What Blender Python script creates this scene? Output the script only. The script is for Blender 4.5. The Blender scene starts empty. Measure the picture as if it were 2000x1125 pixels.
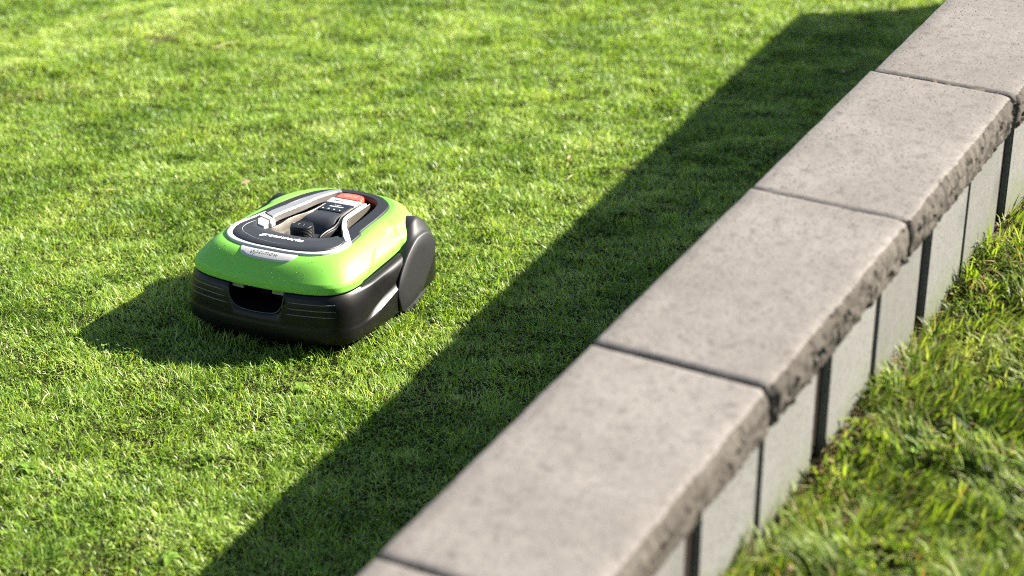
import bpy, bmesh, math, random
import numpy as np
from mathutils import Vector, Matrix
from mathutils.bvhtree import BVHTree

random.seed(7)
rng = np.random.default_rng(11)
sc = bpy.context.scene
COL = sc.collection
R = math.radians

# ------------------------------------------------------------------ camera, world, sun, exposure
CAM_Z = 1.965
PITCH = 27.8
cam_data = bpy.data.cameras.new('camera')
cam = bpy.data.objects.new('camera', cam_data)
COL.objects.link(cam)
cam.location = (0, 0, CAM_Z)
cam.rotation_euler = (R(90 - PITCH), 0, 0)
cam_data.sensor_width = 36
cam_data.lens = 4100 * 36 / 2000
cam_data.clip_start = 0.05
cam_data.clip_end = 500
cam_data.dof.use_dof = True
cam_data.dof.focus_distance = 4.44
cam_data.dof.aperture_fstop = 2.8
sc.camera = cam

SUN_AZ, SUN_EL = 19.0, 30.0           # azimuth measured from +X towards +Y
world = bpy.data.worlds.new('World')
sc.world = world
world.use_nodes = True
wn = world.node_tree.nodes
sky = wn.new('ShaderNodeTexSky')
sky.sky_type = 'NISHITA'
sky.sun_disc = False
sky.sun_elevation = R(SUN_EL)
sky.sun_rotation = R(90 - SUN_AZ)
wn['Background'].inputs['Strength'].default_value = 0.052
world.node_tree.links.new(sky.outputs[0], wn['Background'].inputs[0])

sun_data = bpy.data.lights.new('sun', 'SUN')
sun_data.energy = 5.0
sun_data.angle = R(0.55)
sun_data.color = (1.0, 0.94, 0.83)
sun = bpy.data.objects.new('sun', sun_data)
COL.objects.link(sun)
sd = Vector((math.cos(R(SUN_EL)) * math.cos(R(SUN_AZ)), math.cos(R(SUN_EL)) * math.sin(R(SUN_AZ)), math.sin(R(SUN_EL))))
sun.rotation_euler = sd.to_track_quat('Z', 'Y').to_euler()
sun.location = sd * 20

vs = sc.view_settings
vs.view_transform = 'Standard'
vs.look = 'None'
vs.gamma = 1.0
vs.exposure = 2.1
vs.use_curve_mapping = False
sc.cycles.use_denoising = False
sc.cycles.filter_width = 1.0
sc.cycles.max_bounces = 8
sc.cycles.transmission_bounces = 6

# ------------------------------------------------------------------ helpers
def tag(o, label=None, cat=None, group=None, kind=None):
    if label: o['label'] = label
    if cat: o['category'] = cat
    if group: o['group'] = group
    if kind: o['kind'] = kind
    return o

def mat(name, color=(.5, .5, .5), rough=.5, metal=0.0, spec=.5, coat=0.0, coat_rough=.1):
    m = bpy.data.materials.new(name)
    m.use_nodes = True
    b = m.node_tree.nodes['Principled BSDF']
    b.inputs['Base Color'].default_value = (*color, 1)
    b.inputs['Roughness'].default_value = rough
    b.inputs['Metallic'].default_value = metal
    b.inputs['Specular IOR Level'].default_value = spec
    b.inputs['Coat Weight'].default_value = coat
    b.inputs['Coat Roughness'].default_value = coat_rough
    return m

def nodes(m):
    return m.node_tree.nodes, m.node_tree.links, m.node_tree.nodes['Principled BSDF']

def noise(m, scale, detail=4, rough=.55, coords='Object'):
    n, l, b = nodes(m)
    tc = n.new('ShaderNodeTexCoord')
    t = n.new('ShaderNodeTexNoise')
    t.inputs['Scale'].default_value = scale
    t.inputs['Detail'].default_value = detail
    t.inputs['Roughness'].default_value = rough
    l.new(tc.outputs[coords], t.inputs['Vector'])
    return t

def ramp(m, src, stops):
    n, l, b = nodes(m)
    r = n.new('ShaderNodeValToRGB')
    e = r.color_ramp.elements
    while len(e) < len(stops): e.new(.5)
    for k, (p, c) in enumerate(stops):
        e[k].position = p
        e[k].color = (*c, 1) if len(c) == 3 else c
    l.new(src, r.inputs[0])
    return r

def mixc(m, fac, a, b_, mode='MIX'):
    n, l, b = nodes(m)
    x = n.new('ShaderNodeMix')
    x.data_type = 'RGBA'
    x.blend_type = mode
    for k, v in ((0, fac), (6, a), (7, b_)):
        if hasattr(v, 'is_linked'): l.new(v, x.inputs[k])
        elif isinstance(v, (int, float)): x.inputs[k].default_value = v
        else: x.inputs[k].default_value = (*v, 1)
    return x.outputs[2]

def bump(m, src, strength=.3, dist=.002):
    n, l, b = nodes(m)
    bp = n.new('ShaderNodeBump')
    bp.inputs['Strength'].default_value = strength
    bp.inputs['Distance'].default_value = dist
    l.new(src, bp.inputs['Height'])
    prev = b.inputs['Normal'].links
    if prev: l.new(prev[0].from_socket, bp.inputs['Normal'])
    l.new(bp.outputs[0], b.inputs['Normal'])

def link_mesh(name, verts, faces, m=None, parent=None, smooth=True, angle=None):
    me = bpy.data.meshes.new(name)
    me.from_pydata([tuple(v) for v in verts], [], faces)
    me.update()
    return link_me(name, me, m, parent, smooth, angle)

def link_me(name, me, m=None, parent=None, smooth=True, angle=None):
    bm = bmesh.new(); bm.from_mesh(me)
    bmesh.ops.recalc_face_normals(bm, faces=bm.faces)
    if angle is not None:
        for e in bm.edges:
            if len(e.link_faces) == 2 and e.calc_face_angle(0) > R(angle): e.smooth = False
    for f in bm.faces: f.smooth = smooth
    bm.to_mesh(me); bm.free()
    if m: me.materials.append(m)
    o = bpy.data.objects.new(name, me)
    COL.objects.link(o)
    if parent: o.parent = parent
    return o

def catmull(pts, per=14):
    P = [np.array(p, float) for p in pts]
    P = [2 * P[0] - P[1]] + P + [2 * P[-1] - P[-2]]
    out = []
    for i in range(1, len(P) - 2):
        for t in np.linspace(0, 1, per, endpoint=False):
            a, b, c, d = P[i - 1:i + 3]
            out.append(.5 * ((2 * b) + (-a + c) * t + (2 * a - 5 * b + 4 * c - d) * t * t + (-a + 3 * b - 3 * c + d) * t ** 3))
    out.append(P[-2])
    return np.array(out)

def resample(P, n):
    d = np.r_[0, np.cumsum(np.linalg.norm(np.diff(P, axis=0), axis=1))]
    t = np.linspace(0, d[-1], n)
    return np.array([np.interp(t, d, P[:, k]) for k in range(P.shape[1])]).T

def half_loop(pts, n=64):
    """half outline (x >= 0, front centre to rear centre) -> closed symmetric loop"""
    first, last = np.array(pts[0], float), np.array(pts[-1], float)
    m1 = np.array(pts[1], float); m1[0] *= -1
    m2 = np.array(pts[-2], float); m2[0] *= -1
    P = [m1] + [np.array(p, float) for p in pts] + [m2]
    out = []
    for i in range(1, len(P) - 2):
        a, b, c, d = P[i - 1:i + 3]
        for t in np.linspace(0, 1, 16, endpoint=False):
            out.append(.5 * ((2 * b) + (-a + c) * t + (2 * a - 5 * b + 4 * c - d) * t * t + (-a + 3 * b - 3 * c + d) * t ** 3))
    out.append(last)
    H = resample(np.array(out), n)
    M = H[1:-1][::-1].copy(); M[:, 0] *= -1
    return np.vstack([H, M])

def loft(loops, cap0=False, cap1=False, closed=True):
    n = len(loops[0]); V = np.vstack(loops); F = []
    for k in range(len(loops) - 1):
        for i in range(n if closed else n - 1):
            j = (i + 1) % n
            F.append((k * n + i, k * n + j, (k + 1) * n + j, (k + 1) * n + i))
    if cap0: F.append(tuple(range(n - 1, -1, -1)))
    if cap1: F.append(tuple((len(loops) - 1) * n + i for i in range(n)))
    return V, F

def tube(pts, r, seg=8, taper=None):
    P = [Vector(p) for p in pts]; V = []; F = []
    for i, p in enumerate(P):
        t = (P[min(i + 1, len(P) - 1)] - P[max(i - 1, 0)]).normalized()
        up = Vector((0, 0, 1)) if abs(t.z) < .9 else Vector((1, 0, 0))
        a = t.cross(up).normalized(); b = a.cross(t)
        rr = r * (taper[i] if taper else 1)
        for k in range(seg):
            w = 2 * math.pi * k / seg
            V.append(p + a * rr * math.cos(w) + b * rr * math.sin(w))
    for i in range(len(P) - 1):
        for k in range(seg):
            j = (k + 1) % seg
            F.append((i * seg + k, i * seg + j, (i + 1) * seg + j, (i + 1) * seg + k))
    F.append(tuple(range(seg))); F.append(tuple((len(P) - 1) * seg + k for k in range(seg)))
    return V, F

def poly_slab(outline, ztop, zbot, bev=.0012):
    """closed outline (x, y) -> thin plate with a small edge bevel; ztop may be a function"""
    zt = ztop if callable(ztop) else (lambda x, y: ztop)
    zb = zbot if callable(zbot) else (lambda x, y: zbot)
    P = np.array(outline, float)
    c = P.mean(0)
    nx = np.roll(P, -1, 0) - np.roll(P, 1, 0)
    nrm = np.stack([nx[:, 1], -nx[:, 0]], 1); nrm /= np.linalg.norm(nrm, axis=1)[:, None] + 1e-9
    area = np.sum(P[:, 0] * np.roll(P[:, 1], -1) - np.roll(P[:, 0], -1) * P[:, 1])
    if area < 0: nrm = -nrm
    I = P - nrm * bev
    l0 = [(x, y, zb(x, y)) for x, y in P]
    l1 = [(x, y, zt(x, y) - bev) for x, y in P]
    l2 = [(x, y, zt(x, y)) for x, y in I]
    return loft([np.array(l0), np.array(l1), np.array(l2)], True, True)

def ribbon(a, b, ztop, zbot, bev=.0012, n=60):
    """plate between two open polylines a (outer) and b (inner)"""
    A = resample(catmull(a), n); B = resample(catmull(b), n)
    rows = []
    zt = ztop if callable(ztop) else (lambda x, y: ztop)
    zb = zbot if callable(zbot) else (lambda x, y: zbot)
    D = (B - A) / (np.linalg.norm(B - A, axis=1)[:, None] + 1e-9)
    A2 = A + D * bev; B2 = B - D * bev
    mid = [A2 * (1 - t) + B2 * t for t in (0, .25, .5, .75, 1)]
    L = [[(x, y, zb(x, y)) for x, y in A], [(x, y, zt(x, y) - bev) for x, y in A]]
    L += [[(x, y, zt(x, y)) for x, y in m_] for m_ in mid]
    L += [[(x, y, zt(x, y) - bev) for x, y in B], [(x, y, zb(x, y)) for x, y in B]]
    m = len(L); V = np.vstack([np.array(l_) for l_ in L]); F = []
    for k in range(m):
        k2 = (k + 1) % m
        for i in range(n - 1):
            F.append((k * n + i, k * n + i + 1, k2 * n + i + 1, k2 * n + i))
    F.append(tuple(k * n for k in range(m))); F.append(tuple(k * n + n - 1 for k in range(m)))
    return V, F

def text_mesh(name, body, size, m, parent, loc, rotz=0, shear=0.0, bold=0.0, extrude=.0003, width=None, tilt=0.0):
    cu = bpy.data.curves.new(name, 'FONT')
    cu.body = body; cu.size = size; cu.space_character = 1.14; cu.shear = shear; cu.offset = bold
    cu.extrude = extrude; cu.align_x = 'CENTER'; cu.align_y = 'CENTER'; cu.resolution_u = 3
    to = bpy.data.objects.new(name + '_src', cu); COL.objects.link(to)
    dg = bpy.context.evaluated_depsgraph_get()
    me = bpy.data.meshes.new_from_object(to.evaluated_get(dg))
    bpy.data.objects.remove(to); bpy.data.curves.remove(cu)
    me.name = name
    if width:
        co = np.empty(len(me.vertices) * 3); me.vertices.foreach_get('co', co); co = co.reshape(-1, 3)
        w = co[:, 0].max() - co[:, 0].min(); co[:, 0] *= width / w
        me.vertices.foreach_set('co', co.ravel())
    me.materials.clear(); me.materials.append(m)
    o = bpy.data.objects.new(name, me); COL.objects.link(o)
    o.parent = parent; o.location = loc; o.rotation_euler = (tilt, 0, rotz)
    return o

def fourier(scale_lo, scale_hi, n, seed):
    """smooth random field over (x, y); wavelengths between scale_lo and scale_hi metres, about unit variance"""
    r = np.random.default_rng(seed)
    lam = np.exp(r.uniform(np.log(scale_lo), np.log(scale_hi), n)); th = r.uniform(0, 2 * np.pi, n)
    kx = 2 * np.pi / lam * np.cos(th); ky = 2 * np.pi / lam * np.sin(th); ph = r.uniform(0, 2 * np.pi, n)
    def f(x, y):
        x = np.asarray(x, float); y = np.asarray(y, float); s = np.zeros_like(x)
        for a, b, c in zip(kx, ky, ph): s += np.sin(a * x + b * y + c)
        return s * math.sqrt(2 / n)
    return f

# ------------------------------------------------------------------ layout: wall frame (s along, a across) and terrain
WA = np.array([-0.1686, 2.1619])                 # near left corner of a cap slab
WE = np.array([0.47001, 0.88266]); WN = np.array([0.88266, -0.47001])
CAP_Z = 0.45; PITCH_SLAB = 0.6125; CAP_W = 0.279
WALL_S0, WALL_S1 = -2.45, 5.60
def wxy(s, a): return WA[0] + WE[0] * s + WN[0] * a, WA[1] + WE[1] * s + WN[1] * a
def wsa(x, y):
    dx, dy = np.asarray(x) - WA[0], np.asarray(y) - WA[1]
    return dx * WE[0] + dy * WE[1], dx * WN[0] + dy * WN[1]
def sstep(e0, e1, x):
    t = np.clip((np.asarray(x, float) - e0) / (e1 - e0), 0, 1); return t * t * (3 - 2 * t)
SLOPE = 0.09; LEFT0 = .1069; MSC = 1.12     # lower lawn: z = LEFT0 - SLOPE * y
f_hump = fourier(.5, 1.6, 10, 3); f_relief = fourier(.06, .26, 26, 5)
def softclip(v, lo, hi, k=.6):
    v = np.asarray(v, float)
    v = hi - k * np.log1p(np.exp(np.clip((hi - v) / k, -40, 40)))* 1.0 if False else np.clip(v, lo, hi)
    return v
# mower footprint in plan, for flattening the relief and for keeping blades out
MO = np.array([-0.5412, 3.9110]); MYAW = R(-26.04)
def mower_xy(x, y):
    dx, dy = (np.asarray(x) - MO[0]) / MSC, (np.asarray(y) - MO[1]) / MSC
    return dx * math.cos(MYAW) + dy * math.sin(MYAW), -dx * math.sin(MYAW) + dy * math.cos(MYAW)
def terrain(x, y):
    x = np.asarray(x, float); y = np.asarray(y, float)
    s, a = wsa(x, y)
    left = LEFT0 - SLOPE * np.clip(y, 1.0, 9.0)
    # a low swell crossing the lawn in the far left
    d = (x + 1.526) * 0.81 - (y - 5.818) * 0.587
    left = left + 0.035 * np.exp(-(d / .20) ** 2) * (1 - sstep(-1.1, -.5, x)) * sstep(-2.15, -1.85, x)
    mx, my = mower_xy(x, y)
    near = np.exp(-((mx / .30) ** 4 + ((my - .22) / .34) ** 4))
    left = left + .004 * f_hump(x, y) * (1 - near)
    right = 0.155 - 0.02 * np.clip(s - 1.0, -3, 6) + .012 * f_hump(x + 7, y)
    rel = .0034 * f_relief(x, y) * (1 - .8 * near)
    w_in = sstep(.09, .19, a)
    w_out = sstep(-.4, .9, a)
    o = sstep(WALL_S1 - .02, WALL_S1 + .5, s)
    w = w_in * (1 - o) + w_out * o
    return left * (1 - w) + right * w + rel

# ------------------------------------------------------------------ ground sheet
m_soil = mat('lawn_soil', rough=.95, spec=.1)
t1 = noise(m_soil, 9, 6); t2 = noise(m_soil, 90, 4)
c1 = ramp(m_soil, t1.outputs[0], [(.3, (.012, .024, .005)), (.6, (.022, .036, .008)), (.8, (.036, .034, .014))]).outputs[0]
c2 = mixc(m_soil, t2.outputs[0], c1, (.030, .022, .010))
n_, l_, b_ = nodes(m_soil)
at_ = n_.new('ShaderNodeAttribute'); at_.attribute_name = 'soil'
sp = noise(m_soil, 160, 4)
earth = ramp(m_soil, sp.outputs[0], [(.3, (.045, .034, .020)), (.7, (.125, .095, .055))]).outputs[0]
c3 = mixc(m_soil, at_.outputs['Fac'], c2, earth)
l_.new(c3, b_.inputs['Base Color'])
bump(m_soil, t2.outputs[0], .9, .01)

SOIL = [(-1.41, 5.65, .10, .04), (-1.30, 5.73, .05, .025), (-1.115, 6.215, .09, .035)]   # thin, worn spots in the grass
def soil_mask(x, y):
    x = np.asarray(x, float); y = np.asarray(y, float); m = np.zeros_like(x)
    for cx, cy, rx, ry in SOIL:
        u = (x - cx) * .8 + (y - cy) * .6; v = -(x - cx) * .6 + (y - cy) * .8
        m = np.maximum(m, np.exp(-((u / rx) ** 2 + (v / ry) ** 2)))
    return m

sv = np.unique(np.r_[np.linspace(-130, -8, 16), np.linspace(-8, -2, 25), np.arange(-2, 6.3, .03), np.linspace(6.3, 10, 25), np.linspace(10, 140, 18)])
av = np.unique(np.r_[np.linspace(-140, -6, 18), np.linspace(-6, -3.6, 14), np.arange(-3.6, 0, .03), np.arange(0, .3, .015), np.arange(.3, 1.8, .03), np.linspace(1.8, 6, 20), np.linspace(6, 140, 18)])
S_, A_ = np.meshgrid(sv, av, indexing='ij')
X_, Y_ = wxy(S_, A_); Z_ = terrain(X_, Y_)
nv = len(av)
me = bpy.data.meshes.new('ground')
idx = np.arange(len(sv) * nv).reshape(len(sv), nv)
fq = np.stack([idx[:-1, :-1], idx[:-1, 1:], idx[1:, 1:], idx[1:, :-1]], -1).reshape(-1, 4)
me.from_pydata(np.stack([X_, Y_, Z_], -1).reshape(-1, 3).tolist(), [], fq.tolist())
me.update()
sa = me.attributes.new('soil', 'FLOAT', 'POINT'); foot = np.exp(-((A_ - .275) / .035) ** 2) * (S_ > WALL_S0) * (S_ < WALL_S1) * .9
sa.data.foreach_set('value', np.maximum(soil_mask(X_, Y_), foot).ravel().astype(np.float32))
for f in me.polygons: f.use_smooth = True
me.materials.append(m_soil)
ground = bpy.data.objects.new('ground', me); COL.objects.link(ground)
tag(ground, kind='structure')

# ------------------------------------------------------------------ concrete wall with cap slabs
def concrete(name, base, dark, pit, spots):
    m = mat(name, base, rough=.92, spec=.25)
    n, l, b = nodes(m)
    big = noise(m, 5.0, 5, .6); med = noise(m, 38, 5, .65); fine = noise(m, 420, 3, .7)
    c = mixc(m, ramp(m, big.outputs[0], [(.38, (0, 0, 0)), (.68, (1, 1, 1))]).outputs[0], base, dark)
    c = mixc(m, ramp(m, med.outputs[0], [(.42, (0, 0, 0)), (.72, (.75, .75, .75))]).outputs[0], c, tuple(v * .86 for v in dark))
    c = mixc(m, ramp(m, fine.outputs[0], [(.35, (0, 0, 0)), (.75, (.55, .55, .55))]).outputs[0], c, tuple(min(1, v * 1.18) for v in base))
    # dark lichen and damp spots with soft edges
    tc = n.new('ShaderNodeTexCoord'); vo = n.new('ShaderNodeTexVoronoi'); vo.inputs['Scale'].default_value = spots
    wob = noise(m, 30, 3); add = n.new('ShaderNodeVectorMath'); add.operation = 'MULTIPLY_ADD'
    l.new(wob.outputs['Color'], add.inputs[0]); add.inputs[1].default_value = (.022, .022, .022); l.new(tc.outputs['Object'], add.inputs[2])
    l.new(add.outputs[0], vo.inputs['Vector'])
    sel = n.new('ShaderNodeMath'); sel.operation = 'GREATER_THAN'; sel.inputs[1].default_value = .60
    sepc = n.new('ShaderNodeSeparateColor'); l.new(vo.outputs['Color'], sepc.inputs[0]); l.new(sepc.outputs[0], sel.inputs[0])
    rs = ramp(m, vo.outputs['Distance'], [(.0, (1, 1, 1)), (.16, (.75, .75, .75)), (.40, (0, 0, 0))])
    mul = n.new('ShaderNodeMath'); mul.operation = 'MULTIPLY'; l.new(rs.outputs[0], mul.inputs[0]); l.new(sel.outputs[0], mul.inputs[1])
    mul2 = n.new('ShaderNodeMath'); mul2.operation = 'MULTIPLY'; l.new(mul.outputs[0], mul2.inputs[0]); mul2.inputs[1].default_value = .52
    c = mixc(m, mul2.outputs[0], c, tuple(v * .55 for v in dark))
    # pits
    v2 = n.new('ShaderNodeTexVoronoi'); v2.inputs['Scale'].default_value = pit; l.new(tc.outputs['Object'], v2.inputs['Vector'])
    p2 = ramp(m, v2.outputs['Distance'], [(.0, (1, 1, 1)), (.16, (.5, .5, .5)), (.26, (0, 0, 0))])
    sep2 = n.new('ShaderNodeSeparateColor'); l.new(v2.outputs['Color'], sep2.inputs[0])
    gt = n.new('ShaderNodeMath'); gt.operation = 'GREATER_THAN'; gt.inputs[1].default_value = .6; l.new(sep2.outputs[1], gt.inputs[0])
    m3 = n.new('ShaderNodeMath'); m3.operation = 'MULTIPLY'; l.new(p2.outputs[0], m3.inputs[0]); l.new(gt.outputs[0], m3.inputs[1])
    c = mixc(m, m3.outputs[0], c, tuple(v * .6 for v in dark))
    oi = n.new('ShaderNodeObjectInfo')
    tone = ramp(m, oi.outputs['Random'], [(0, (.86, .85, .83)), (.5, (.97, .97, .96)), (1, (1.06, 1.05, 1.04))])
    c = mixc(m, 1.0, c, tone.outputs[0], 'MULTIPLY')
    gr = noise(m, 150, 4, .7)
    c = mixc(m, ramp(m, gr.outputs[0], [(.30, (.9, .9, .9)), (.47, (0, 0, 0))]).outputs[0], c, tuple(v * .50 for v in dark))
    l.new(c, b.inputs['Base Color'])
    inv = n.new('ShaderNodeMath'); inv.operation = 'SUBTRACT'; inv.inputs[0].default_value = 0; l.new(m3.outputs[0], inv.inputs[1])
    bump(m, inv.outputs[0], .8, .002); bump(m, med.outputs[0], .35, .003); bump(m, fine.outputs[0], .4, .0008)
    return m
m_cap = concrete('cap_concrete', (.176, .160, .147), (.120, .107, .096), 115, 34)
m_blk = concrete('block_concrete', (.128, .127, .122), (.104, .102, .095), 90, 9)
m_split = concrete('split_face_concrete', (.082, .072, .061), (.030, .025, .020), 210, 60)
m_core = mat('mortar_and_slot_shade', (.012, .008, .006), .95, spec=.1)  # core mortar; the same near-black paints the shade in the drainage slots
n_, l_, b_ = nodes(m_blk)
tc_ = n_.new('ShaderNodeTexCoord'); sx_ = n_.new('ShaderNodeSeparateXYZ'); l_.new(tc_.outputs['Object'], sx_.inputs[0])
wob_ = noise(m_blk, 14, 5); ad_ = n_.new('ShaderNodeMath'); ad_.operation = 'MULTIPLY_ADD'; l_.new(wob_.outputs[0], ad_.inputs[0]); ad_.inputs[1].default_value = .16; l_.new(sx_.outputs[2], ad_.inputs[2])
ms_ = ramp(m_blk, ad_.outputs[0], [(.23, (.55, .55, .55)), (.31, (0, 0, 0))])
l_.new(mixc(m_blk, ms_.outputs[0], b_.inputs['Base Color'].links[0].from_socket, (.085, .098, .042)), b_.inputs['Base Color'])
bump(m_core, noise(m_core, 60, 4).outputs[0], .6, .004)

wall = bpy.data.objects.new('garden_wall', None); COL.objects.link(wall)
tag(wall, 'low pale concrete garden wall with cap slabs between the two lawns', 'wall')
wall.matrix_world = Matrix(((WE[0], WN[0], 0, WA[0]), (WE[1], WN[1], 0, WA[1]), (0, 0, 1, 0), (0, 0, 0, 1)))
# (wall frame is left-handed when written s, a, z: use a mirrored a axis below)
wall.matrix_world = Matrix(((WE[0], -WN[0], 0, WA[0]), (WE[1], -WN[1], 0, WA[1]), (0, 0, 1, 0), (0, 0, 0, 1)))

def cap_slab(s0, s1, da, dz, seed, rot):
    """slab with sawn top and back, and a rough split face on its right edge"""
    r = np.random.default_rng(seed)
    n1, n2 = fourier(.035, .12, 14, seed * 3 + 1), fourier(.006, .015, 30, seed * 3 + 2)
    n3 = fourier(.05, .2, 8, seed * 3 + 5)
    L = s1 - s0; T = .077; bev = .004
    ns = int(L / .0055); ss = np.linspace(0, L, ns + 1)
    # cross-section going round from the bottom left corner: (a, depth from top, roughness)
    sec = [(0, T, 0), (0, bev, 0), (bev * .35, bev * .35, 0), (bev, 0, 0)]
    sec += [(a, 0, 0) for a in np.linspace(.03, CAP_W - .035, 8)]
    sec += [(CAP_W - .016, .0002, .05), (CAP_W - .008, .0006, .35), (CAP_W - .001, .0028, .65), (CAP_W + .003, .009, .9)]
    sec += [(CAP_W + .006 + .003 * math.sin(t * 3.0), .010 + t * (T - .016), 1.0) for t in np.linspace(.14, .9, 7)]
    sec += [(CAP_W + .004, T - .004, .8), (CAP_W - .006, T, .3)]
    m = len(sec); V = []
    for i, s in enumerate(ss):
        # worn corners: ends pull in along s and down
        endf = max(0, 1 - min(s, L - s) / .020)
        for (a, d, q) in sec:
            k1 = float(n1(s * 1.0, d * 2.0)); k2 = float(n2(s, d * 1.2)); k3 = float(n3(s, 3.3))
            aa = a + q * (.0009 * k1 + .0021 * k2 - .009 * endf ** 2) + (.0003 * k3 if a < .01 else 0)
            dd = d + (q * .0010 * abs(k2) + q * .003 * endf ** 2 if d < T * .5 else 0) + .0003 * float(n3(s * .6, a))
            sx = s + (.0035 * q * endf ** 2 * (1 if s < L / 2 else -1)) + (.0010 * float(n3(a * 3, 9.0)) if (i in (0, ns)) else 0)
            if i in (0, ns): dd = max(dd, .0035 if d < .01 else d)
            V.append((s0 + sx, -(aa + da), CAP_Z + dz - dd))
    F = []
    for i in range(ns):
        for k in range(m):
            k2 = (k + 1) % m
            F.append((i * m + k, i * m + k2, (i + 1) * m + k2, (i + 1) * m + k))
    F.append(tuple(range(m))); F.append(tuple(ns * m + k for k in range(m)))
    V = np.array(V)
    c = np.array([(s0 + s1) / 2, -CAP_W / 2]); cr, sr = math.cos(rot), math.sin(rot)
    d = V[:, :2] - c
    V[:, :2] = c + np.stack([d[:, 0] * cr - d[:, 1] * sr, d[:, 0] * sr + d[:, 1] * cr], 1)
    o = link_mesh('cap_slab', V, F, m_cap, wall, True, 38)
    o.data.materials.append(m_split)
    for f in o.data.polygons:          # the split face shows its darker broken aggregate
        if len(f.vertices) == 4 and -f.center.y - da > CAP_W - .002: f.material_index = 1
    return o
k = 0
s = -4 * PITCH_SLAB
offs = {-4: 0, -3: 0, -2: 0, -1: .001, 0: 0, 1: .0005, 2: -.001, 3: .004, 4: .002, 5: 0, 6: 0, 7: 0, 8: 0}
for i in range(-4, 9):
    s0 = i * PITCH_SLAB + .005; s1 = WALL_S1 if i == 8 else (i + 1) * PITCH_SLAB - .005
    cap_slab(s0, s1, offs[i], {0: 0, 1: .0015, 2: -.0015, 3: -.003, 4: .001}.get(i, 0), 20 + i, R({0: .05, 1: -.05, 2: .12, 3: -.1}.get(i, 0)))

m_dirt = mat('joint_dirt', (.05, .042, .03), .95, spec=.1)
dn_ = noise(m_dirt, 55, 4); n_, l_, b_ = nodes(m_dirt)
l_.new(ramp(m_dirt, dn_.outputs[0], [(.35, (.030, .024, .017)), (.55, (.075, .066, .050)), (.72, (.050, .060, .022))]).outputs[0], b_.inputs['Base Color'])
bump(m_dirt, dn_.outputs[0], .9, .004)
for i in range(-3, 9):                                 # grit and moss packed into the joints between the slabs
    sj = i * PITCH_SLAB; aa = np.linspace(.004, CAP_W - .030, 26); fz = fourier(.01, .05, 10, 300 + i)
    V = []
    for a in aa:
        h = CAP_Z - .010 + .0035 * float(fz(a, 0.0))
        V += [(sj - .0062, -a, CAP_Z - .05), (sj - .0062, -a, h), (sj, -a, h - .0015), (sj + .0062, -a, h + .001 * float(fz(a, 5.0))), (sj + .0062, -a, CAP_Z - .05)]
    F = [(q * 5 + k, q * 5 + (k + 1) % 5, q * 5 + 5 + (k + 1) % 5, q * 5 + 5 + k) for q in range(25) for k in range(5)] + [(0, 1, 2, 3, 4), (125, 126, 127, 128, 129)]
    link_mesh('joint_fill', V, F, m_dirt, wall)

def wall_block(s0, s1, a0, a1, z0, z1, seed):
    r = random.Random(seed); b = .004
    bm = bmesh.new()
    bmesh.ops.create_cube(bm, size=1)
    for v in bm.verts:
        v.co.x = s0 if v.co.x < 0 else s1
        v.co.y = -a1 if v.co.y < 0 else -a0
        v.co.z = z0 if v.co.z < 0 else z1
        v.co.x += r.uniform(-.0012, .0012); v.co.y += r.uniform(-.0015, .0015)
    bmesh.ops.bevel(bm, geom=bm.edges[:], offset=b, segments=2, affect='EDGES')
    me = bpy.data.meshes.new('wall_block'); bm.to_mesh(me); bm.free()
    return link_me('wall_block', me, m_blk, wall, True, 50)
BP = .506
for j in range(-5, 11):
    g = .400 + BP * (j)                      # centre of the wide drainage slot
    gw = .028
    t = g + .247
    for (a_, b_e) in ((g + gw, t - .0045), (t + .0045, g + BP - gw)):
        if a_ > WALL_S1 - .06: continue
        b_e = min(b_e, WALL_S1 - .012)
        ja = random.uniform(-.002, .002)
        wall_block(a_, b_e, .020, .262 + ja, -.75, CAP_Z - .0785, int(a_ * 1000))
bm = bmesh.new(); bmesh.ops.create_cube(bm, size=1)
for v in bm.verts:
    v.co.x = WALL_S0 if v.co.x < 0 else WALL_S1 - .08
    v.co.y = -.150 if v.co.y < 0 else -.090
    v.co.z = -.74 if v.co.z < 0 else CAP_Z - .081
for j in range(-5, 11):  # near-black boxes added to stand in for the shade inside the slots
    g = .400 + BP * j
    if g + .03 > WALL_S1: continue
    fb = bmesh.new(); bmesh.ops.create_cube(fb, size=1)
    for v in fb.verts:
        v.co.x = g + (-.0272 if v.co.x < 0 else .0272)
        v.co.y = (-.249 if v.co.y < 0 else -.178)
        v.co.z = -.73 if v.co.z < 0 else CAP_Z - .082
    fm = bpy.data.meshes.new('slot_shade_fill'); fb.to_mesh(fm); fb.free()
    link_me('slot_shade_fill', fm, m_core, wall, False)
me = bpy.data.meshes.new('mortar_core'); bm.to_mesh(me); bm.free()
link_me('mortar_core', me, m_core, wall, False)

# ------------------------------------------------------------------ robotic mower
mower = bpy.data.objects.new('robotic_mower', None); COL.objects.link(mower)
tag(mower, 'bright green and black robotic lawn mower with red stop button on the grass', 'lawn mower')
ph = math.atan(SLOPE)
bx = Vector((1, 0, 0)); by = Vector((0, math.cos(ph), -math.sin(ph))); bz = Vector((0, math.sin(ph), math.cos(ph)))
mu = bx * math.cos(MYAW) + by * math.sin(MYAW); mb = -bx * math.sin(MYAW) + by * math.cos(MYAW)
mo = Vector((MO[0], MO[1], LEFT0 - SLOPE * MO[1]))
mower.matrix_world = Matrix(((mu.x, mb.x, bz.x, mo.x), (mu.y, mb.y, bz.y, mo.y), (mu.z, mb.z, bz.z, mo.z), (0, 0, 0, 1))) @ Matrix.Scale(MSC, 4)

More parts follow.
